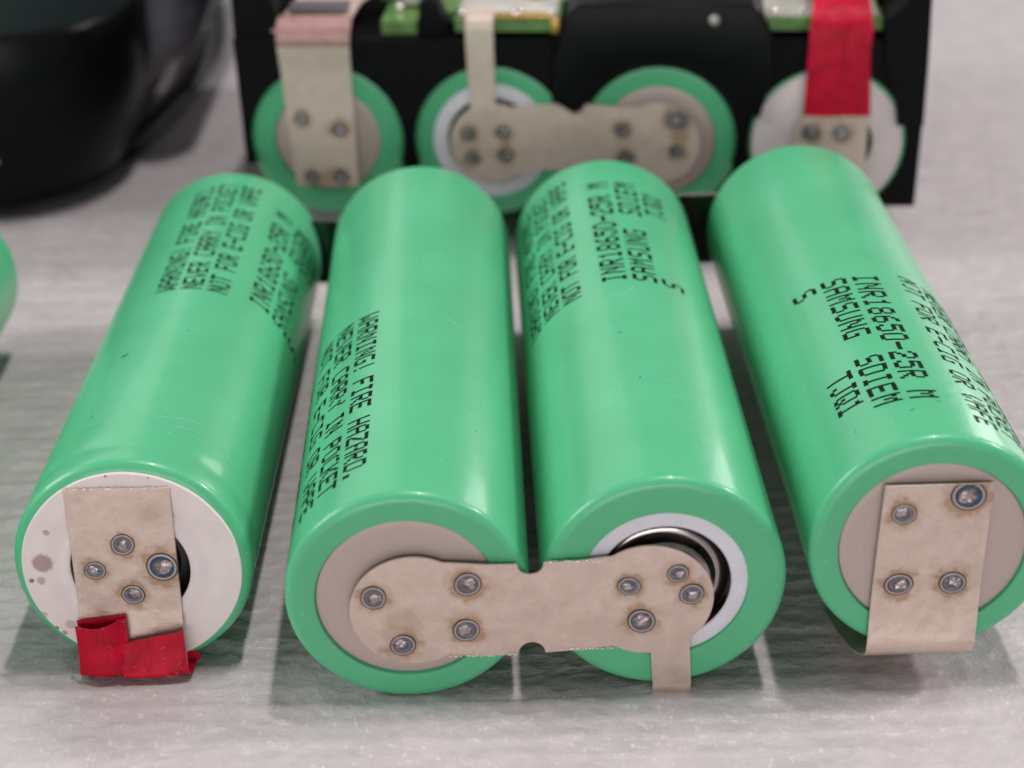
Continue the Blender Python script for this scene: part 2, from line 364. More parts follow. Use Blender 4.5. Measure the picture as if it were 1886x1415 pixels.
# ------------------------------------------------------------------ cell pieces (local frame: X right, Y away from viewer, Z up, origin at front face centre)
def wrap_bm(rf, back_rf=6.9, groove=False, rim=0.85):
    bm = bmesh.new(); p = [(0.55, rf - 0.02), (0.1, rf), (0.02, rf + 0.06), (0.0, rf + 0.18)]
    x0 = 9.2 - rim
    if x0 > rf + 0.4: p += [(0.0, (rf + x0) / 2), (0.0, x0)]
    for k in range(1, 9):
        a = k / 8 * math.pi / 2; p.append((rim * 0.85 * (1 - math.cos(a)), x0 + rim * math.sin(a)))
    if groove: p += [(1.6, 9.2), (2.3, 9.17), (2.9, 9.10), (3.4, 9.08), (3.9, 9.13), (4.4, 9.19), (5.2, 9.2)]
    p += [(s, 9.2) for s in (10, 20, 30, 40, 50, 60, 63.5)]
    for k in range(0, 9):
        a = k / 8 * math.pi / 2; p.append((65 - 1.3 + 1.3 * math.sin(a), 9.2 - 1.3 + 1.3 * math.cos(a)))
    p += [(65, back_rf), (64.5, back_rf - 0.02), (64.5, 0)]
    lathe(bm, p, 128); return bm
def disc_part(parent, r, s=0.22, name="end_disc"):
    bm = bmesh.new()
    lathe(bm, [(s + 0.03, 0), (s, 1.5), (s, r - 0.9), (s - 0.02, r - 0.5), (s + 0.05, r - 0.12), (s + 0.3, r + 0.1)], 96)
    return obj(name, bm, DISC, parent)
def cap_part(parent, r=4.98):
    bm = bmesh.new()
    def mi(k, i):
        if k in (4, 5): return 1 if (i % 32) < 12 else 0
        return 1 if k >= 8 else 0
    lathe(bm, [(0.02, 0), (0.02, 3.2), (0.08, 3.4), (0.22, 3.56), (0.42, 3.64), (0.75, 3.75), (1.0, 3.95), (0.98, 4.15), (1.12, 4.4), (1.5, r + 0.1)], 96, mi)
    o = obj("terminal_cap", bm, [STEEL, DARK, STEEL], parent)
    bm = bmesh.new(); lathe(bm, [(0.25, r + 0.02), (0.7, r - 0.08), (1.1, r - 0.3), (1.5, r - 0.35), (1.9, r + 0.1)], 96)
    obj("crimp_lip", bm, [mat_crimp_shaded_nickel], parent)
    return o
mat_crimp_shaded_nickel = mat_plain("dark_crimp_shaded_nickel", (0.09, 0.075, 0.07), 0.18, 1.0, bump=0.02, bs=1.0, var=0.4)  # crimp metal; on the far strips its dark tone stands in for shade
def ring_part(parent, r0, r1, s=0.22):
    bm = bmesh.new(); lathe(bm, [(s + 0.9, r0), (s + 0.12, r0), (s, r0 + 0.12), (s, r1 - 0.1), (s + 0.02, r1 + 0.03)], 96)
    return obj("insulator_ring", bm, RINGW, parent)
SPOT_N = 0
def weld(parent, x, z, r, y, blue=False, clip=None, el=1.0):
    """one weld spot: scorched rim, raised grey ring, blued bowl and a torn bright nugget"""
    global SPOT_N; SPOT_N += 1; rr = random.Random(100 + SPOT_N); bm = bmesh.new()
    prof = [(0.0, 1.0, 0), (-0.03, 0.96, 0), (-0.015, 0.90, 0), (-0.035, 0.85, 1), (-0.030, 0.765, 1), (-0.012, 0.71, 0), (-0.008, 0.66, 2), (-0.008, 0.50, 2), (-0.01, 0.38, 2), (-0.02, 0.29, 3), (-0.06, 0.19, 3), (-0.04, 0.08, 3), (-0.05, 0.0, 3)]
    seg = 40; rings = []; ox, oz = rr.uniform(-0.2, 0.2), rr.uniform(-0.2, 0.2); ph = rr.uniform(0, 6); el = el * rr.uniform(0.86, 1.02); ns = rr.uniform(0.75, 1.2); r *= rr.uniform(0.94, 1.05)
    prof = [(h, q * (ns if q < 0.35 else 1), m_) for h, q, m_ in prof]
    for k, (h, q, m_) in enumerate(prof):
        ring = []
        for i in range(seg if q > 0 else 1):
            a = 2 * math.pi * i / seg; jag = 1 + (0.03 * math.sin(2 * a + ph) if q > 0.5 else 0.75 * noise.noise(Vector((math.cos(a) * 1.0 + SPOT_N, math.sin(a) * 1.6, q * 3))))
            hh = h + (0 if q > 0.5 else 0.07 * noise.noise(Vector((q * math.cos(a) * 4, q * math.sin(a) * 4, SPOT_N * 1.7))) - 0.01); f = 0 if q > 0.5 else 1
            ring.append(bm.verts.new((r * (q * jag * math.cos(a) + ox * f), hh * r - 0.004, r * el * (q * jag * math.sin(a) + oz * f))))
        rings.append(ring)
    for k in range(len(rings) - 1):
        a, b = rings[k], rings[k + 1]
        for i in range(seg):
            j = (i + 1) % seg
            f = bm.faces.new([a[i], a[j], b[0]] if len(b) == 1 else [a[i], a[j], b[j], b[i]]); f.material_index = prof[k + 1][2]
    if clip:
        ax, lim = clip
        n_ = Vector((1, 0, 0)) if ax == 'x' else Vector((0, 0, 1)); bmesh.ops.bisect_plane(bm, geom=bm.verts[:] + bm.edges[:] + bm.faces[:], plane_co=n_ * lim, plane_no=n_, clear_outer=True)
    o = obj("weld_spot", bm, [SP_DARK, SP_RING, SP_BLUE if blue else SP_IN, SP_NUG], parent, loc=(x, y, z))
    if blue: o['label'] = "large weld spot tempered blue at the strip's edge"
    return o
def fr(n):
    return {'A': ((-29.574, 119.512, 8.240 + GZ), ((1, -0.00259, 0), (0.00259, 0.99988, -0.01533), (0.00004, 0.01533, 0.99988))),
            'B': ((-8.1585, 114.316, 8.188 + GZ), ((0.99988, 0.01576, 0), (-0.01576, 0.99963, 0.02198), (0.00035, -0.02197, 0.99976))),
            'C': ((11.034, 114.594, 8.769 + GZ), ((0.99982, 0.01886, 0), (-0.01886, 0.99972, 0.0142), (0.00027, -0.01419, 0.9999))),
            'D': ((30.936, 114.878, 11.426 + GZ), ((0.99991, 0.01375, 0), (-0.01374, 0.99983, -0.01234), (-0.00017, 0.01234, 0.99992)))}[n]
def lint(parent, fn, n, m, seed, name="lint"):
    rr = random.Random(seed); bm = bmesh.new()
    for _ in range(n):
        u, v = rr.random(), rr.random(); p = Vector(fn(u, v)); a = rr.uniform(0, 6.28); L = rr.uniform(0.1, 0.4); k = rr.uniform(-1, 1)
        pts = [(p.x + L * (t * math.cos(a) + k * t * t * math.sin(a)), p.y - 0.04, p.z + L * (t * math.sin(a) - k * t * t * math.cos(a))) for t in (-0.5, 0, 0.5, 1)]
        tube(bm, pts, 0.014, 4, 8)
    o = obj(name, bm, m, parent, kind='stuff'); return o

GRP = "loose green lithium cells lying side by side"
# ---- leftmost front cell, white disc and red tape
loc, ax = fr('A')
A = thing("battery_cell", "green cell with white paper disc and red tape folded over its metal strip", "battery", loc, ax, GRP)
obj("wrapper", wrap_bm(7.6, groove=True, rim=0.95), GREEN, A)
bm = bmesh.new()
lathe(bm, [(0.35, 4.62), (-0.10, 4.62), (-0.16, 4.7), (-0.17, 5.3), (-0.02, 5.65), (-0.02, 5.95), (-0.18, 6.3), (-0.20, 7.0), (-0.22, 8.0), (-0.20, 8.38), (-0.12, 8.45), (0.05, 8.42), (0.06, 7.5)], 128)
for v in bm.verts:
    a = math.atan2(v.co.z, v.co.x); r_ = math.hypot(v.co.x, v.co.z)
    if r_ < 5: v.co.x -= 0.14
    if r_ > 6: v.co.y -= 0.10 * max(0, noise.noise(Vector((math.cos(a) * 1.3, math.sin(a) * 1.3, 3)))) * (r_ - 6); v.co.x *= 1 + 0.006 * noise.noise(Vector((math.cos(a) * 3, math.sin(a) * 3, 0)))
obj("insulator_disc", bm, PAPER, A, "pinkish white paper disc with brown stains")
bm = bmesh.new(); lathe(bm, [(0.0, 0), (0.0, 3.2), (0.25, 3.5), (1.0, 3.6), (1.2, 4.3), (1.5, 5.2)], 64, lambda k, i: 0 if k < 2 else 1)
obj("terminal_cap", bm, [STEEL, DARK], A)
sa = [(-0.44, 2.33, 0.93, 0), (-2.8, 0.07, 0.86, 0), (2.38, 0.27, 1.34, 1), (-0.12, -2.18, 0.93, 0)]
bm = bmesh.new()
rA = [(-0.42, 7.26, -4.42, 3.66), (-0.42, 4, -4.44, 3.62), (-0.42, 0, -4.47, 3.58), (-0.42, -3, -4.5, 3.55), (-0.55, -5, -4.5, 3.54), (-0.9, -7, -4.45, 3.6), (-1.4, -8.2, -4.4, 3.7)]
ribbon(bm, rA, 0.2, 40, 8)
for v in bm.verts:
    if v.co.z > 7.1: v.co.z += 0.06 * noise.noise(Vector((v.co.x * 3, 0, 0)))
stA = obj("nickel_strip", bm, mat_strip("nickel_A", [(a, b, c * 1.1) for a, b, c, _ in sa], [(2, 5, 1.2)]), A, "nickel strip with four weld spots and a ragged cut top")
for x, z, r, bl in sa: weld(stA, x, z, r, -0.43, bool(bl), ('x', 3.57 - x) if bl else None)
def cutting(parent, x0, x1, y, z, seed, n=26):
    rr = random.Random(seed); bm = bmesh.new()
    for k in range(n):
        a = x0 + (x1 - x0) * (k + rr.random() * 0.7) / n; l_ = rr.uniform(0.08, 0.26)
        box(bm, a, a + l_, y - rr.uniform(0.03, 0.1), y + 0.12, z - rr.uniform(0.02, 0.12), z + rr.uniform(0.02, 0.10), 0.01)
    return obj("sheared_edge", bm, TIN, parent, kind='stuff')
cutting(stA, -4.4, 3.5, -0.45, 7.24, 3)
bz = [(-0.95, 0.0), (-1.25, -1.6), (-1.7, -3.0), (-2.0, -4.0), (-1.5, -4.55), (0.5, -4.62)]
def tapeL(u, v):
    yy, dz = cr(bz, v); top = -4.50 + 0.5 * u
    bulge = 0.28 * math.sin(math.pi * min(1, v * 1.2)) * math.sin(math.pi * u); fold = -1.15 * math.sin(math.pi * min(1, 0.08 + u * 0.98)) * (1 - v) ** 1.6
    x = -4.78 + u * 3.98 + 0.12 * v + 0.1 * math.sin(v * 4) * (1 - u)
    return (x, yy - bulge + fold + 0.15 * noise.noise(Vector((u * 2, v * 2, 0))), top + dz / 4.62 * (8.86 + top))
def tapeR(u, v):
    yy, dz = cr(bz, v); t0 = -6.16 + 1.25 * u
    xl = -1.84 + 1.05 * min(1, v * 1.15); xr = 3.62 + 0.45 * min(1, v * 1.1)
    lift = -0.85 + 0.16 * math.sin(u * 5 + v * 3) + 0.25 * u
    return (xl + (xr - xl) * u, yy * (0.9 + 0.1 * v) + lift * (1 - 0.3 * v) + 0.35 * u * v + 0.12 * noise.noise(Vector((u * 2.5, v * 2, 5))), t0 + dz / 4.62 * (8.80 + t0))
bm = bmesh.new(); patch(bm, lambda u, v: (-4.70 + 3.85 * u, -0.72, -4.28 + 0.45 * u - 2.0 * v), 8, 6, 0.1); obj("red_tape", bm, TAPE, A, "inner layer of red tape lying flat on the strip")
bm = bmesh.new(); patch(bm, tapeL, 24, 30, 0.14)
tp = obj("red_tape", bm, TAPE, A, "red tape folded over the strip's lower left half")
lint(tp, tapeL, 9, LINT, 5)
bm = bmesh.new(); patch(bm, tapeR, 24, 30, 0.14)
tp = obj("red_tape", bm, TAPE, A, "red tape layer crossing over the first on the right")
lint(tp, lambda u, v: tapeR(u, v * 0.8), 18, LINT, 6)
# tape pinched behind the strip, its corner showing at the right
bm = bmesh.new(); patch(bm, lambda u, v: (3.4 + 0.9 * u, 0.1 + 0.3 * u, -8.85 + 1.6 * v * (1 - 0.5 * u)), 6, 6, 0.12); obj("tape_corner", bm, TAPE, A)
lettering(A, 33.0, 1, -18, 1, 1)
marks(A, [(20.2, -21, 0.75, 0.28, 80), (33, -24, 0.22, 0.12, 20), (9.5, -26, 0.3, 0.1, 30), (24, 10, 0.2, 0.1, 0)], SMUDGE, "dark_speck")
marks(A, [(8.2, 22, 4.2, 0.10, 75), (7.0, 28, 3.2, 0.09, 78), (16, -24, 0.5, 0.2, 60), (9.3, 14, 1.2, 0.06, 35)], SCUFF)

# ---- the two cells welded together by one strip
loc, ax = fr('B')
P2 = thing("welded_cell_pair", "two green cells joined at the front by one dumbbell shaped nickel strip", "battery pair", loc, ax)
cB = obj("battery_cell", wrap_bm(6.9), GREEN, P2, "left cell of the pair, bare steel end facing the viewer")
disc_part(cB, 6.9)
lettering(cB, 31.3, -1, -18.0, -1, 2, codeshift=1.1, vpitch=15.4)
marks(cB, [(29.3, 24.5, 1.5, 0.14, -62), (27.8, 25.5, 1.2, 0.08, -60), (14, 33, 0.3, 0.08, 10), (20, 31, 0.2, 0.08, 0), (4.6, 20, 0.7, 0.05, 70)], SCUFF)
marks(cB, [(40, 4, 0.25, 0.08, 50), (12, 36, 0.25, 0.07, 30), (1.0, -80, 0.2, 0.1, 0)], SMUDGE, "dark_speck")
cC = obj("battery_cell", wrap_bm(6.27), GREEN, P2, "right cell of the pair, white ring and recessed terminal facing the viewer")
locC, axC = fr('C')
mB = Matrix.Translation(Vector(loc)) @ Matrix([list(r) + [0] for r in Matrix(ax).transposed()] + [[0, 0, 0, 1]])
mC = Matrix.Translation(Vector(locC)) @ Matrix([list(r) + [0] for r in Matrix(axC).transposed()] + [[0, 0, 0, 1]])
rel = mB.inverted() @ mC; rel.translation *= S; cC.matrix_local = rel
ring_part(cC, 4.98, 6.3); cap_part(cC)
lettering(cC, 33.4, 1, -67.8, 1, 3)
marks(cC, [(32.0, -2, 0.7, 0.16, 90), (32.8, 2.5, 0.9, 0.1, 20), (29.5, 6, 0.5, 0.07, 70), (15.5, 12, 1.6, 0.06, 78), (13.0, 15, 3.0, 0.06, 72), (22, -8, 0.6, 0.08, -50), (10.0, 20, 2.2, 0.05, 66)], SCUFF)
marks(cC, [(24.3, -9, 0.3, 0.1, -40), (16, -3, 0.25, 0.08, 20)], SMUDGE, "dark_speck")
def arc(cx, cz, r, a0, a1, n):
    return [(cx + r * math.cos(rad(a0 + (a1 - a0) * k / n)), cz + r * math.sin(rad(a0 + (a1 - a0) * k / n))) for k in range(n + 1)]
pts = arc(0.44, -0.72, 4.78, 62, 300, 48)
pts += [(5.5, -4.87), (8.1, -4.91)] + arc(9.22, -4.88, 1.02, 180, 0, 14) + [(13.0, -4.66), (15.55, -4.48)]
pts += arc(18.05, -0.35, 4.86, 238, 272, 8) + [(18.42, -8.3), (21.36, -8.2), (21.15, -4.10)]
pts += arc(18.05, -0.35, 4.80, -50, 125, 40)
pts += [(13, 3.38), (10.25, 3.22)] + arc(9.2, 3.2, 0.98, 0, -180, 14) + [(6.0, 3.28)]
bm = bmesh.new()
f = bm.faces.new([bm.verts.new((x, 0, z)) for x, z in pts])
bmesh.ops.triangulate(bm, faces=[f])
bmesh.ops.bisect_plane(bm, geom=bm.verts[:] + bm.edges[:] + bm.faces[:], plane_co=(6, 0, 0), plane_no=(1, 0, 0))
for k in range(-6, 26, 1): bmesh.ops.bisect_plane(bm, geom=bm.verts[:] + bm.edges[:] + bm.faces[:], plane_co=(k + 0.01, 0, 0), plane_no=(1, 0, 0))
r_ = bmesh.ops.extrude_face_region(bm, geom=bm.faces[:])
for e in r_['geom']:
    if isinstance(e, bmesh.types.BMVert): e.co.y = 0.17
for v in bm.verts:          # the strip stands off a little and is gently wavy
    v.co.y += -0.50 - 0.12 * math.exp(-((v.co.x - 6.5) / 2.0) ** 2) + 0.03 * math.sin(v.co.x * 0.9) + 0.02 * (1 if v.co.z > 0 else 0)
ribbon(bm, [(-0.40, -8.2, 18.42, 21.36), (-0.42, -8.75, 18.43, 21.37), (-0.30, -9.2, 18.43, 21.37), (0.3, -9.42, 18.43, 21.37), (3.5, -9.4, 18.4, 21.35)], 0.2, 24, 3)
spB = [(-2.49, 0.64, 0.98), (4.54, 1.62, 1.10), (4.32, -2.53, 1.08), (-0.5, -3.76, 1.06)]
spC = [(16.51, 0.95, 0.86), (20.12, 1.96, 0.88), (21.19, 0.07, 0.96), (17.47, -2.23, 1.06)]
stBC = obj("nickel_strip", bm, mat_strip("nickel_BC", [(a, b, c * 1.08) for a, b, c in spB + spC], [(-0.4, -1.8, 1.6), (21.9, 1.2, 0.5), (-1.4, -4.3, 1.0)]), P2, "dumbbell shaped nickel strip with two round notches and a tail")
for x, z, r in spB + spC: weld(stBC, x, z, r, -0.53 + 0.03 * math.sin(x * 0.9) - (0.12 * math.exp(-((x - 6.5) / 2.0) ** 2)))

cutting(stBC, 2.9, 8.0, -0.62, -4.86, 21, 18); cutting(stBC, 10.5, 15.3, -0.52, -4.62, 22, 18); cutting(stBC, 10.3, 14.6, -0.5, 3.34, 23, 14)

# strips joining the far ends of neighbouring cells; nickel, gap shade painted in as dark metal
bm = bmesh.new(); patch(bm, lambda u, v: (-24.5 + 28.0 * u, 69.9 - 3.4 * u, -5.6 + 7.2 * v), 20, 4, 0.25)
obj("nickel_strip", bm, mat_crimp_shaded_nickel, P2, "strip across the far ends of the first two cells, seen in the gap")
bm = bmesh.new(); patch(bm, lambda u, v: (15.0 + 24.0 * u, 65.5 + 0.9 * u, -3.5 + 8.0 * v), 20, 4, 0.25)
obj("nickel_strip", bm, mat_crimp_shaded_nickel, P2, "strip across the far ends of the last two cells, seen in the gap")

# ---- rightmost front cell, strip bent beneath it
loc, ax = fr('D')
D = thing("battery_cell", "green cell with plain rectangular metal strip bent underneath its steel end", "battery", loc, ax, GRP)
obj("wrapper", wrap_bm(7.05), GREEN, D); disc_part(D, 7.05)
sd_ = [(-2.49, 3.14, 1.02), (2.12, 4.55, 1.42), (-2.44, -2.97, 1.06), (1.61, -2.97, 1.06)]
bm = bmesh.new()
ribbon(bm, [(-0.42, 5.55, -4.03, 3.96), (-0.34, 2.5, -4.16, 3.9), (-0.30, -1, -4.3, 3.84), (-0.32, -4.5, -4.42, 3.78), (-0.5, -7, -4.5, 3.72), (-0.62, -8.3, -4.54, 3.68), (-0.45, -9.1, -4.6, 3.6), (0.2, -9.6, -4.85, 3.5), (1.6, -9.95, -5.3, 3.2), (4.0, -10.2, -5.8, 2.8), (8.0, -10.6, -6.2, 2.4)], 0.2, 60, 8)
stD = obj("nickel_strip", bm, mat_strip("nickel_D", [(a, b, c * 1.1) for a, b, c in sd_]), D)
for k, (x, z, r) in enumerate(sd_): weld(stD, x, z, r, -0.38 if k == 0 else -0.43 if k == 1 else -0.33, k == 1, ('z', 5.48 - z) if k == 1 else None)
lettering(D, 30.9, -1, 62.5, -1, 4, ch0=55.2)
marks(D, [(3.6, 2, 0.3, 0.07, 60), (6.0, 8, 0.3, 0.06, 75)], SCUFF)
marks(D, [(4.6, -8, 0.5, 0.06, 60), (5.8, 6, 0.35, 0.06, 85), (4.5, -36, 0.15, 0.08, 0)], SMUDGE, "dark_speck")

# ---- fifth cell, mostly outside the left edge of the picture
F_ = thing("battery_cell", "green cell cut off by the left edge of the photo", "battery", (-60.6, 112.0, 8.7 + GZ), ((1, 0, 0), (0.0, 1, 0), (0, 0, 1)), GRP)
obj("wrapper", wrap_bm(6.9), GREEN, F_); disc_part(F_, 6.9); lettering(F_, 31, -1, -100, -1, 9)

# ------------------------------------------------------------------ opened battery pack behind
x0, y0, pt, zc, yaw = -20.726, 202.483, 19.108, 13.285 + GZ, 0.08106
PK = thing("opened_battery_pack", "opened black battery pack with four green cells, metal strips and a circuit board on top", "battery pack",
           (x0, y0, zc), ((math.cos(yaw), -math.sin(yaw), 0), (math.sin(yaw), math.cos(yaw), 0), (0, 0, 1)))
def pcell(i, rf, label):
    o = obj("battery_cell", wrap_bm(rf), GREEN, PK, label, loc=(pt * i, 0, 0)); return o
c1 = pcell(0, 6.2, "leftmost cell of the pack, bare steel end"); disc_part(c1, 6.2)
c2 = pcell(1, 6.75, "second cell of the pack, white ring round its terminal"); ring_part(c2, 5.1, 6.8, 0.05); cap_part(c2, 5.1)
c3 = pcell(2, 6.55, "third cell of the pack, bare steel end"); disc_part(c3, 6.55)
c4 = pcell(3, 7.6, "rightmost cell of the pack, large white disc")
bm = bmesh.new(); lathe(bm, [(0.3, 4.4), (-0.15, 4.4), (-0.2, 5), (-0.2, 8.3), (-0.1, 8.5), (0.1, 8.4)], 96)
for v in bm.verts: v.co.x += 0.75 if math.hypot(v.co.x, v.co.z) < 6 else 0
obj("insulator_disc", bm, mat_plain("white_paper", (0.74, 0.65, 0.655), 0.5, var=0.04), c4)
bm = bmesh.new(); lathe(bm, [(0.0, 0), (0.0, 3.2), (0.25, 3.5), (1.0, 3.6), (1.2, 5)], 48, lambda k, i: 0 if k < 2 else 1); obj("terminal_cap", bm, [STEEL, DARK], c4)
def cell_arc(i, a0, a1, n=20, r=8.92): return arc(pt * i, 0, r, a0, a1, n)
prof = [(-10.1, 12.0), (-9.9, 4), (-9.75, -2.9)] + cell_arc(0, 198, -17.5) + cell_arc(1, 197.5, -17.5) + cell_arc(2, 197.5, -17.5) + cell_arc(3, 197.5, -52, 28)
prof += [(64.3, -7.6), (67.75, -7.6), (67.9, 2), (67.6, 12.0)]
bm = bmesh.new(); prism(bm, prof, -0.3, 62)
obj("holder", bm, BLACKM, PK)
bm = bmesh.new(); box(bm, -6, 64, 18, 60, -zc + 0.1, -7.4); obj("base_rail", bm, BLACKM, PK)
bm = bmesh.new(); prism(bm, [(-10.1, 12.02), (-10.1, 22), (-6.8, 22), (-5.3, 16), (-4.9, 12.02)], 0.6, 62); obj("side_wall", bm, BLACKM, PK)
bm = bmesh.new(); prism(bm, [(67.6, 22), (67.9, 10), (67.95, 2.32), (65.0, 2.32), (64.6, 5.6), (63.2, 9.4), (62.9, 14.2), (65.1, 16.4), (65.6, 22)], -0.9, 5); box(bm, 63.4, 67.5, 5.1, 62, 12.02, 20); obj("side_wall", bm, BLACKM, PK, "right side wall with a stepped clip over the last cell")
cov = arc(pt * 2, 0, 9.25, 160, 30, 20)
bm = bmesh.new()
prism(bm, [(27.2, 12.5), (27.9, 15.2), (29.3, 16.15), (48.3, 16.15), (49.4, 15.3), (50.7, 12.6), (51.0, 8.0)] + [(49.6, 3.0)] + arc(pt * 2, 0, 9.3, 22, 150, 22) + [(28.75, 3.4), (26.6, 4.6), (26.3, 9)], -0.8, 9.0, 0.35)
obj("cell_cover", bm, BLACK, PK, "glossy black cover over the middle of the pack")
bm = bmesh.new(); lathe(bm, [(-1.05, 0), (-1.0, 0.4), (-0.8, 0.6)], 16); obj("rivet", bm, SP_RING, PK, loc=(44.2, 0, 14.4))
bm = bmesh.new(); prism(bm, [(26.0, 12.1), (26.1, 4.4), (27.0, 4.4), (27.1, 12.1)], -0.3, 1.1); obj("rib", bm, BLACKM, PK)
bm = bmesh.new(); prism(bm, [(11.0, 12.02), (11.2, 15.9), (12.3, 16.6), (13.4, 15.9), (14.6, 12.02)], 0.5, 4, 0.2); obj("post", bm, BLACKM, PK)
# circuit board
bm = bmesh.new(); prism(bm, [(15.2, 12.65), (27.0, 12.65), (27.0, 14.05), (15.2, 14.05)], 0.8, 55); box(bm, 6.7, 10.8, 1.5, 55, 12.1, 13.6); box(bm, 10.8, 15.2, 4.2, 55, 12.65, 14.05); box(bm, 27.0, 49.5, 9.3, 55, 12.65, 14.05); box(bm, 49.6, 62.8, 1.2, 55, 12.7, 14.1)
pb = obj("circuit_board", bm, PCB, PK)
rr = random.Random(11)
bm = bmesh.new()
for (a, b, c_, d_) in [(15.4, 26.6, 1.4, 30), (49.9, 62.4, 2.0, 30), (28, 48.5, 9.6, 30)]: patch(bm, lambda u, v: (a + (b - a) * u, d_ - (d_ - c_) * v, 14.3 + 0.35 * noise.noise(Vector((a + u * 5, v * 9, 0)))), 20, 30, 0.25)
obj("conformal_coating", bm, PCBTOP, pb)
for k in range(26):
    reg = rr.choice([(15.8, 25.5, 2.5, 20), (50.5, 61, 3.0, 18), (7.2, 9.6, 3, 12), (28.5, 47, 10.0, 22)]); x = rr.uniform(reg[0], reg[1]); y = rr.uniform(reg[2], reg[3]); z0_ = 13.61 if reg[0] < 10 else 14.3
    bm = bmesh.new(); box(bm, x, x + rr.uniform(0.6, 1.5), y, y + rr.uniform(0.5, 1.2), z0_, z0_ + rr.uniform(0.4, 1.1), 0.08)
    obj("chip", bm, rr.choice([CHIP, CHIP, BRASS, TIN, DARK, BRASS]), pb)
for x, y, r in [(22.1, 1.9, 0.62), (15.9, 2.0, 0.5), (12.9, 5.5, 0.7), (50.8, 2.6, 0.5), (54.0, 2.4, 0.4), (26.2, 2.2, 0.45)]:
    bm = bmesh.new(); bmesh.ops.create_uvsphere(bm, u_segments=16, v_segments=10, radius=r)
    obj("solder_joint", bm, TIN, pb, loc=(x, y, 14.45))
bm = bmesh.new(); box(bm, 16.0, 25.8, 0.95, 2.3, 14.06, 14.5, 0.15); obj("solder_pad", bm, BRASS, pb)
bm = bmesh.new(); box(bm, 26.0, 27.0, 0.4, 1.2, 12.4, 14.2, 0.2); obj("contact", bm, BRASS, pb)
bm = bmesh.new(); prism(bm, [(5.6, 13.7), (8.0, 13.9), (8.5, 18.5), (6.8, 21), (4.5, 18)], 10, 14, 0.2); obj("connector", bm, mat_plain("green_plastic", (0.10, 0.42, 0.20), 0.4), pb)
bm = bmesh.new(); prism(bm, [(8.6, 13.9), (11.2, 13.9), (12.2, 18), (11, 22), (8.9, 20)], 7, 12, 0.2); obj("connector", bm, CHIP, pb, "pale grey connector block")
# strips of the pack
s1 = [(-2.8, 2.68, 0.95), (1.48, 1.43, 1.0), (-2.02, -4.44, 0.95), (1.27, -4.31, 0.95)]
bm = bmesh.new(); ribbon(bm, [(-0.36, -5.5, -3.9, 3.35), (-0.36, -2, -4.2, 3.35), (-0.36, 3, -4.5, 3.32), (-0.4, 8, -4.8, 3.28), (-0.7, 11, -4.95, 3.3), (-0.5, 12.6, -4.95, 3.35), (0.6, 13.5, -4.9, 3.4), (3, 13.9, -4.6, 3.4), (6, 14.5, -4.0, 4.0), (7.5, 15.6, -3.5, 6.0), (10, 16.2, -3.2, 6.5), (30, 16.6, -2.0, 7.5)], 0.2, 70, 6)
k1 = obj("nickel_strip", bm, mat_strip("nickel_pack_left", metal=0.12, spots=[(a, b, c * 1.1) for a, b, c in s1] + [(-0.3, -4.6, 0.9)]), PK, "straight nickel strip bent over the top at the left")
for x, z, r in s1: weld(k1, x, z, r, -0.60)
bm = bmesh.new(); ribbon(bm, [(-0.95, 11.4, -4.95, 3.32), (-0.95, 12.5, -4.95, 3.32), (-0.2, 13.65, -4.95, 3.4), (1.5, 14.15, -4.9, 3.45)], 0.15, 20, 4); box(bm, -5.7, -4.96, 0.2, 0.9, 12.6, 13.0, 0.1)
obj("folded_edge", bm, mat_plain("rosy_tape_edge", (0.45, 0.25, 0.24), 0.4, 0.2), k1)
bm = bmesh.new(); ribbon(bm, [(2.6, 14.45, -4.0, 2.9), (3.6, 14.8, -3.9, 2.9), (4.4, 14.9, -3.9, 2.9)], 0.3, 8, 4); obj("dark_gap_lip", bm, mat_plain("dark_grey_adhesive", (0.12, 0.10, 0.115), 0.5), k1)
bell = arc(19.15 - 0.1, -0.2, 4.75, 65, 305, 40) + [(24.4, -3.3)] + arc(28.4, -4.3, 1.3, 140, 40, 8) + [(33.2, -3.4)] + arc(38.2, -0.1, 4.8, 225, 475, 40) + [(33.0, 4.3)] + arc(28.7, 4.6, 1.1, 0, -180, 10) + [(24, 4.45)]
bm = bmesh.new(); prism(bm, bell, -0.42, -0.22)
ribbon(bm, [(-0.42, 3.6, 16.8, 19.75), (-0.42, 8, 16.6, 19.65), (-0.42, 12.5, 16.45, 19.6), (-0.3, 13.6, 16.45, 19.6), (0.5, 14.4, 16.45, 19.6), (3, 14.7, 16.45, 19.6)], 0.2, 30, 3)
s2 = [(16.46, 0.91, 0.85), (20.46, 1.14, 0.85), (16.87, -2.04, 0.9), (20.7, -1.59, 0.9), (34.15, 1.51, 0.95), (34.58, -1.9, 0.95), (40.33, 2.68, 1.35), (40.32, -1.06, 0.95)]
k2 = obj("nickel_strip", bm, mat_strip("nickel_pack_middle", metal=0.12, spots=[(a, b, c * 1.1) for a, b, c in s2] + [(40.6, 0.8, 0.9), (20.6, -0.2, 0.6)]), PK, "dumbbell shaped nickel strip with an upright tab")
for x, z, r in s2: weld(k2, x, z, r, -0.44, blue=False)
s3 = [(55.46, 1.37, 1.0), (58.88, 1.29, 1.0)]
bm = bmesh.new(); ribbon(bm, [(-0.45, -6.5, 53.1, 61.8), (-0.45, -3, 53.2, 61.8), (-0.5, 1, 53.6, 61.8), (-0.8, 3.6, 54.5, 61.8), (-1.0, 5, 54.6, 61.8)], 0.2, 30, 6)
k3 = obj("nickel_strip", bm, mat_strip("nickel_pack_right", metal=0.12, spots=[(a, b, c * 1.1) for a, b, c in s3]), PK, "nickel strip under the red tape at the right")
for x, z, r in s3: weld(k3, x, z, r, -0.80)
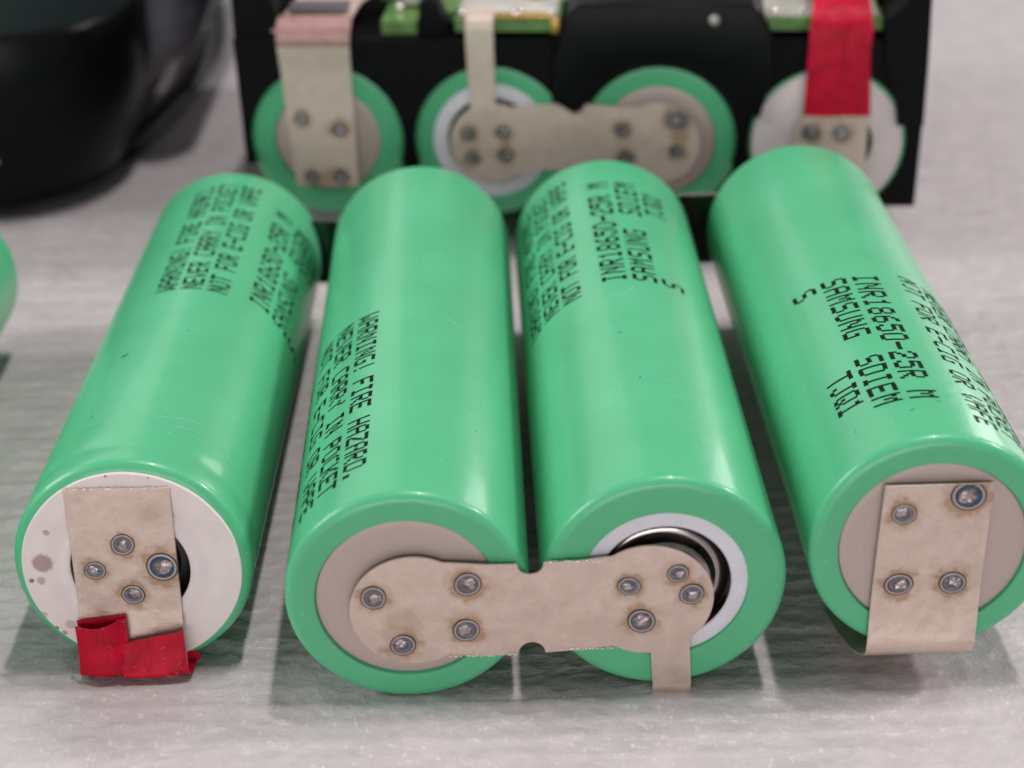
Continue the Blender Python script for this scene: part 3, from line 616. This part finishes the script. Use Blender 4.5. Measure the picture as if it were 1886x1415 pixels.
def tapeP(u, v):
    y, z, a, b = cr([(-1.25, 3.68, 54.45, 61.85), (-1.5, 7, 54.5, 61.6), (-1.6, 11, 54.6, 61.4), (-1.3, 13.6, 54.7, 61.5), (-0.7, 14.7, 54.85, 61.4), (0.6, 15.6, 55.0, 61.3), (3.5, 16.3, 55.1, 61.3), (9, 17.2, 55.2, 61.3), (22, 18.2, 55.4, 61.3)], v)
    return (a + (b - a) * u, y - 0.35 * math.sin(math.pi * u) * (1 - v) + 0.28 * math.exp(-((u - 0.62) / 0.08) ** 2) * (1 - v), z)
bm = bmesh.new(); patch(bm, tapeP, 24, 50, 0.2); obj("red_tape", bm, TAPE, PK, "red tape round the right strip, bent back over the top")

# ------------------------------------------------------------------ black tool housing at the left
H = thing("black_plastic_housing", "large black rounded plastic housing standing behind the loose cells at the left", "tool battery case", (-95, 250, 0))
H.matrix_world = Matrix.Translation(Vector((-95, 250, 0)) * S)
def foot(r_corner, xr, yf, xl=-75, yb=75, n=12):
    pts = []
    for (cx, cy, a0) in [(xr - r_corner, yf + r_corner, -90), (xr - r_corner, yb - r_corner, 0), (xl + r_corner, yb - r_corner, 90), (xl + r_corner, yf + r_corner, 180)]:
        for k in range(n + 1): a = rad(a0 + 90 * k / n); pts.append((cx + r_corner * math.cos(a), cy + r_corner * math.sin(a)))
    return pts
def loft(bm, layers, cap=True):
    rings = [[bm.verts.new((x, y, z)) for x, y in pts] for pts, z in layers]; n = len(rings[0])
    for a, b in zip(rings, rings[1:]):
        for i in range(n): bm.faces.new((a[i], a[(i + 1) % n], b[(i + 1) % n], b[i]))
    if cap: bm.faces.new(rings[-1]); bm.faces.new(rings[0])
bm = bmesh.new()
loft(bm, [(foot(16, 40, -33), 0.0), (foot(17, 43.5, -35.5), 1.5), (foot(18, 45.5, -36.5), 5), (foot(18, 47, -37), 10), (foot(18, 48.5, -37.5), 16), (foot(18, 48.8, -37.8), 23.4), (foot(18, 48.5, -37.5), 24.0)])
obj("body", bm, BLACK, H)
bm = bmesh.new()
loft(bm, [(foot(17, 48.3, -37.3), 24.02), (foot(17, 48.4, -37.4), 25.0), (foot(17, 47, -36), 40), (foot(15, 44, -33), 48)])
obj("lid", bm, LID, H)
bm = bmesh.new(); loft(bm, [(foot(4, 47.5, -16, 25), 10), (foot(5, 50.5, -16, 25), 12.5), (foot(5, 54.5, -16, 25), 16), (foot(6, 56.5, -16, 25), 21), (foot(6, 57, -16, 25), 32), (foot(5, 55, -15, 25), 42)])
obj("side_panel", bm, GREYB, H, "worn grey side panel bulging at the right")
bm = bmesh.new()
tube(bm, [(40, -20, 1.4), (44, -13, 1.4), (46.5, 0, 1.5), (48.5, 14, 1.8), (49.5, 30, 2.4), (47.5, 50, 3)], 1.4, 10, 40); obj("strap", bm, BLACKM, H)
bm = bmesh.new()
tube(bm, [(49.5, 10, 2.5), (51.3, 10, 6), (52.6, 10, 10), (54.0, 10, 15), (55.0, 10, 22)], 0.6, 8, 30); obj("wire_loop", bm, mat_plain("grey_wire", (0.30, 0.33, 0.33), 0.4), H)
bm = bmesh.new(); lathe(bm, [(-0.4, 0), (-0.3, 0.4), (0, 0.6)], 16); obj("screw", bm, TIN, H, loc=(32.2, -37.3, 8.6))
